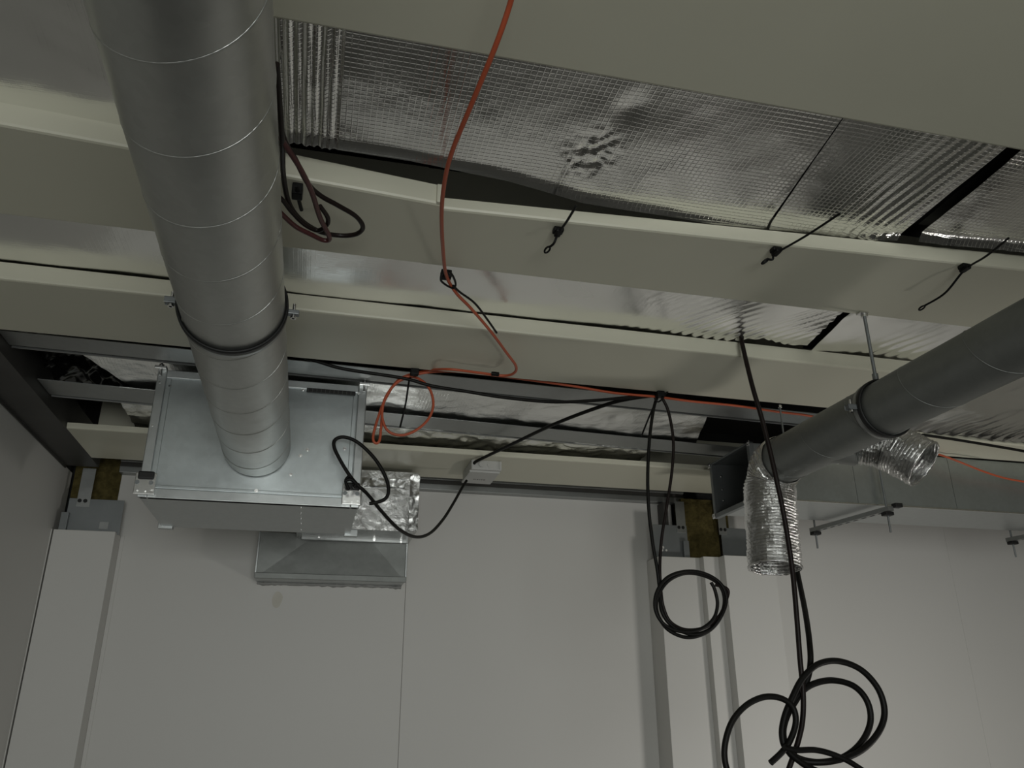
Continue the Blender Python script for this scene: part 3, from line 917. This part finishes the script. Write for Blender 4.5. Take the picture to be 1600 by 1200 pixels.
cable(yy(2.93, [(405, 536), (455, 552), (500, 566), (540, 577), (630, 591), (675, 603), (731, 612), (787, 621), (862, 628), (925, 626), (980, 621), (1028, 616)]),
      0.0068, 'black_cable', 'black_cable', 'black cable sagging along the beam edge behind the large duct')
cable([(1030, 617, 'y', 2.94), (985, 623, 'y', 2.97), (945, 633, 'y', 3.05), (870, 661, 'y', 3.3), (800, 694, 'y', 3.7), (758, 714, 'y', 3.96), (744, 721, 'y', 4.03), (741, 724, 'y', 4.05)],
      0.0082, 'black_cable', 'black_cable', 'straight black cable running down into the junction box')
cable([(729, 751, 'y', 4.20), (722, 762, 'y', 4.16), (708, 787, 'y', 4.05), (692, 812, 'y', 3.9), (672, 833, 'y', 3.7), (650, 839, 'y', 3.5), (625, 828, 'y', 3.33), (598, 801, 'y', 3.2), (575, 773, 'y', 3.145)] +
      yy(3.125, [(558, 757), (545, 741), (530, 716), (522, 698), (524, 687), (538, 683), (560, 692), (585, 716), (601, 742), (607, 762), (604, 777), (592, 784), (577, 787)]),
      0.0072, 'black_cable', 'black_cable', 'black cable from the junction box looping in front of the fan unit corner')

coil = (yy(2.91, [(1030, 614), (1022, 636), (1015, 685), (1012, 745), (1014, 800), (1020, 850), (1027, 890), (1031, 925)]) +
        yy(2.90, [(1034, 955), (1050, 978), (1080, 991), (1108, 984), (1126, 962), (1132, 935), (1122, 912), (1098, 899), (1070, 896), (1044, 908), (1028, 932), (1027, 958), (1044, 984), (1074, 996), (1104, 988)]) +
        yy(2.89, [(1124, 968), (1135, 938), (1126, 912), (1100, 896), (1070, 893), (1042, 903), (1026, 926), (1024, 952), (1036, 974), (1060, 986), (1092, 984), (1114, 968), (1121, 945), (1117, 922), (1111, 910)]))
cable(coil, 0.0068, 'black_cable', 'black_cable', 'black cable coil hanging in front of the stepped pilaster cover')
cable(yy(2.925, [(1031, 616), (1044, 642), (1052, 688), (1050, 735), (1042, 790), (1034, 840), (1031, 885), (1033, 925), (1037, 950), (1048, 972), (1072, 984)]) +
      yy(2.90, [(1102, 980), (1124, 962), (1134, 940), (1138, 924), (1131, 917), (1118, 914)]),
      0.0062, 'brown_cable', 'black_cable', 'thin brown-black cable hanging alongside the coil by the pilaster')

cable([(1157, 515, 'y', 2.50), (1159, 533, 'y', 2.455), (1163, 552, 'y', 2.44), (1176, 605, 'y', 2.42), (1192, 660, 'y', 2.41)] +
      yy(2.40, [(1210, 735), (1226, 812), (1238, 890), (1245, 965), (1250, 1030), (1255, 1085), (1254, 1125), (1248, 1155), (1240, 1180), (1230, 1210), (1224, 1240), (1234, 1270), (1268, 1288), (1305, 1274)]),
      0.0085, 'brown_cable', 'black_cable', 'brown-black cable hanging from the roof across the right duct down to the floor coil')
loops = ([(1240, 862, 'y', 2.86), (1247, 900, 'y', 2.72), (1258, 955, 'y', 2.55), (1265, 1005, 'y', 2.45)] +
         yy(2.43, [(1266, 1040), (1259, 1068), (1245, 1092), (1231, 1116), (1224, 1142), (1229, 1166), (1246, 1184)]) +
         yy(2.415, [(1280, 1191), (1318, 1183), (1346, 1160), (1360, 1128), (1355, 1096), (1334, 1072), (1300, 1063), (1268, 1070), (1246, 1088), (1230, 1113), (1223, 1142), (1229, 1170), (1250, 1188)]) +
         yy(2.39, [(1295, 1190), (1340, 1176), (1370, 1148), (1382, 1115), (1373, 1078), (1346, 1047), (1310, 1033), (1278, 1038), (1254, 1060), (1238, 1090), (1226, 1120), (1222, 1148), (1230, 1172), (1262, 1198), (1300, 1212), (1345, 1218), (1366, 1236), (1335, 1254), (1282, 1248), (1240, 1228)]))
cable(loops, 0.0098, 'black_cable', 'black_cable', 'thick black cable coiled in big loops at the bottom right', sub=10)
cable(yy(2.375, [(1204, 1192), (1222, 1175), (1234, 1158), (1243, 1132), (1241, 1110), (1230, 1096), (1212, 1089), (1190, 1090), (1166, 1102), (1146, 1124), (1135, 1152), (1132, 1182), (1140, 1212), (1164, 1244), (1200, 1250), (1228, 1226), (1238, 1204)]),
      0.0092, 'black_cable', 'black_cable', 'black cable end making the smaller left loop at the bottom')
cable(yy(2.36, [(1225, 1168), (1245, 1172), (1275, 1172), (1305, 1180), (1335, 1195), (1370, 1222), (1384, 1254), (1348, 1282), (1290, 1282), (1244, 1256)]),
      0.0085, 'black_cable', 'black_cable', 'short black cable crossing low between the big loops')

cable([(1370, 660, 'y', 3.0)] + yy(3.16, [(1415, 675), (1460, 682), (1500, 688), (1560, 698), (1600, 705), (1700, 724), (1850, 752), (2000, 776)]),
      0.007, 'black_cable', 'black_cable', 'black cable along the foil edge right of the right duct')

# dark red-brown cable bundle hanging beside the large duct
bund = (zz(2.70, [(432, 100), (437, 165), (441, 225)]) + zz(2.73, [(443, 275), (452, 318), (472, 345), (500, 362)]) + zz(2.74, [(530, 368), (556, 366), (567, 355), (556, 338), (528, 321), (500, 305), (480, 285), (462, 250)]) +
        zz(2.73, [(447, 225), (440, 205)]))
cable(bund, 0.0062, 'brown_cable', 'brown_cable', 'dark brown cable loop hanging right beside the large duct')
cable(zz(2.70, [(438, 215), (449, 232), (470, 265), (487, 300), (500, 340), (513, 366), (514, 375), (504, 375), (485, 366), (462, 354), (440, 334), (425, 318)]),
      0.0062, 'red_cable', 'brown_cable', 'dark red-brown cable ending in a pointed loop beside the large duct')
cable(zz(2.715, [(425, 300), (441, 312), (455, 330), (475, 350), (496, 360), (510, 352), (512, 340), (500, 322)]),
      0.0058, 'brown_cable', 'brown_cable', 'thin brown cable behind the pointed loop beside the large duct')


# ------------------------------------------------------------------ cable ties and mounts
def tie(base, p_a, p_b, label, eye=True, group='loose cable ties on the beam', bend=0.01):
    """adhesive mount at base on a beam underside, strap from p_a through the mount to p_b"""
    b = Vector(base)
    o = thing('cable_tie', label, 'cable tie', (b.x, b.y, b.z), group)
    MB().box(b.x - 0.014, b.y - 0.012, b.z - 0.013, b.x + 0.014, b.y + 0.012, b.z, 0.003).build('mount', M['black_pl'], o)
    MB().box(b.x - 0.009, b.y - 0.017, b.z - 0.020, b.x + 0.008, b.y + 0.014, b.z - 0.010, 0.003).build('buckle', M['black_pl'], o)
    pa, pb = Vector(p_a), Vector(p_b)
    mid = b + Vector((0, 0, -0.016))
    MB().tube(spline([pa, (pa + mid) / 2 + Vector((0, 0, -bend * 0.3)), mid, (mid + pb) / 2 + Vector((0, 0, -bend)), pb], 8), 0.0034, 6).build('strap', M['black_pl'], o)
    if eye:
        d = (pb - mid).normalized()
        s = d.cross(Vector((0, 0, 1))).normalized()
        rg = [pb + d * (0.010 + 0.011 * math.cos(a)) + s * 0.0065 * math.sin(a) for a in [2 * math.pi * k / 16 for k in range(17)]]
        MB().tube(rg, 0.0028, 6, False).build('eye', M['black_pl'], o)
    return o


tie(at_z(872, 357, 2.80), at_z(900, 322, 2.775), at_z(858, 386, 2.765), 'loose black cable tie nearest the orange cable on the beam')
tie(at_z(1212, 388, 2.80), at_z(1312, 334, 2.765), at_z(1200, 405, 2.77), 'loose black cable tie in the middle of the beam')
tie(at_z(1506, 414, 2.80), at_z(1576, 372, 2.77), at_z(1444, 478, 2.745), 'loose black cable tie with a long curved tail near the right duct', bend=0.016)


def edge_mount(base, label, loop=None, tails=()):
    b = Vector(base)
    o = thing('cable_mount', label, 'cable tie', (b.x, b.y, b.z), 'cable mounts on beam edges')
    MB().box(b.x - 0.016, b.y - 0.014, b.z - 0.024, b.x + 0.016, b.y + 0.014, b.z, 0.003).build('mount', M['black_pl'], o)
    if loop:
        MB().tube(path(loop, 6), 0.0034, 6).build('strap_loop', M['black_pl'], o)
    for tl in tails:
        MB().tube(path(tl, 6), 0.0036, 6).build('strap_tail', M['black_pl'], o)
    return o


edge_mount(at_z(697, 424, 2.80), 'black mount and strap holding the orange cable at the beam edge',
           zz(2.765, [(690, 428), (689, 438), (698, 446), (708, 450), (712, 444), (708, 432), (702, 424)]),
           [zz(2.765, [(708, 446), (718, 456), (742, 474), (762, 500), (776, 520)])])
edge_mount(at_z(648, 577, 2.80), 'black mount at the beam edge above the hanging orange loop', None,
           [yy(2.93, [(648, 586), (640, 592), (634, 630), (625, 668)])])
edge_mount(at_z(1031, 612, 2.80), 'black mount and strap gathering cables above the hanging coil',
           yy(2.90, [(1022, 622), (1028, 628), (1036, 622), (1040, 613)]),
           [yy(2.89, [(1034, 622), (1044, 611)]), yy(2.905, [(1028, 620), (1014, 652), (1002, 682)])])
tag(MB().tube(path(zz(2.765, [(768, 584), (772, 584), (779, 585)]), 4), 0.0085, 10).build('tape_band', M['black_pl']), 'black tape band around the orange cable pair', 'tape')
tb = thing('cable_tie', 'black tie fixing the looped cable to the fan unit corner', 'cable tie', at_y(548, 757, 3.13), 'ties on the fan unit cable')
MB().tube(path(yy(3.118, [(540, 751), (548, 749), (556, 756), (552, 762)]), 5), 0.007, 8).build('strap', M['black_pl'], tb)
MB().tube(path(yy(3.125, [(545, 744), (540, 752), (546, 766)]), 5), 0.006, 8).build('head', M['black_pl'], tb)
hb = thing('cable_tie', 'black tie with square head beside the brown cable loops', 'cable tie', at_z(465, 296, 2.80), 'ties on the brown cables')
pz = at_z(465, 296, 2.79)
MB().box(pz.x - 0.013, pz.y - 0.016, 2.768, pz.x + 0.013, pz.y + 0.016, 2.80, 0.003).build('head', M['black_pl'], hb)
MB().tube(path(zz(2.775, [(464, 290), (466, 308), (471, 328)]), 5), 0.005, 8).build('strap', M['black_pl'], hb)
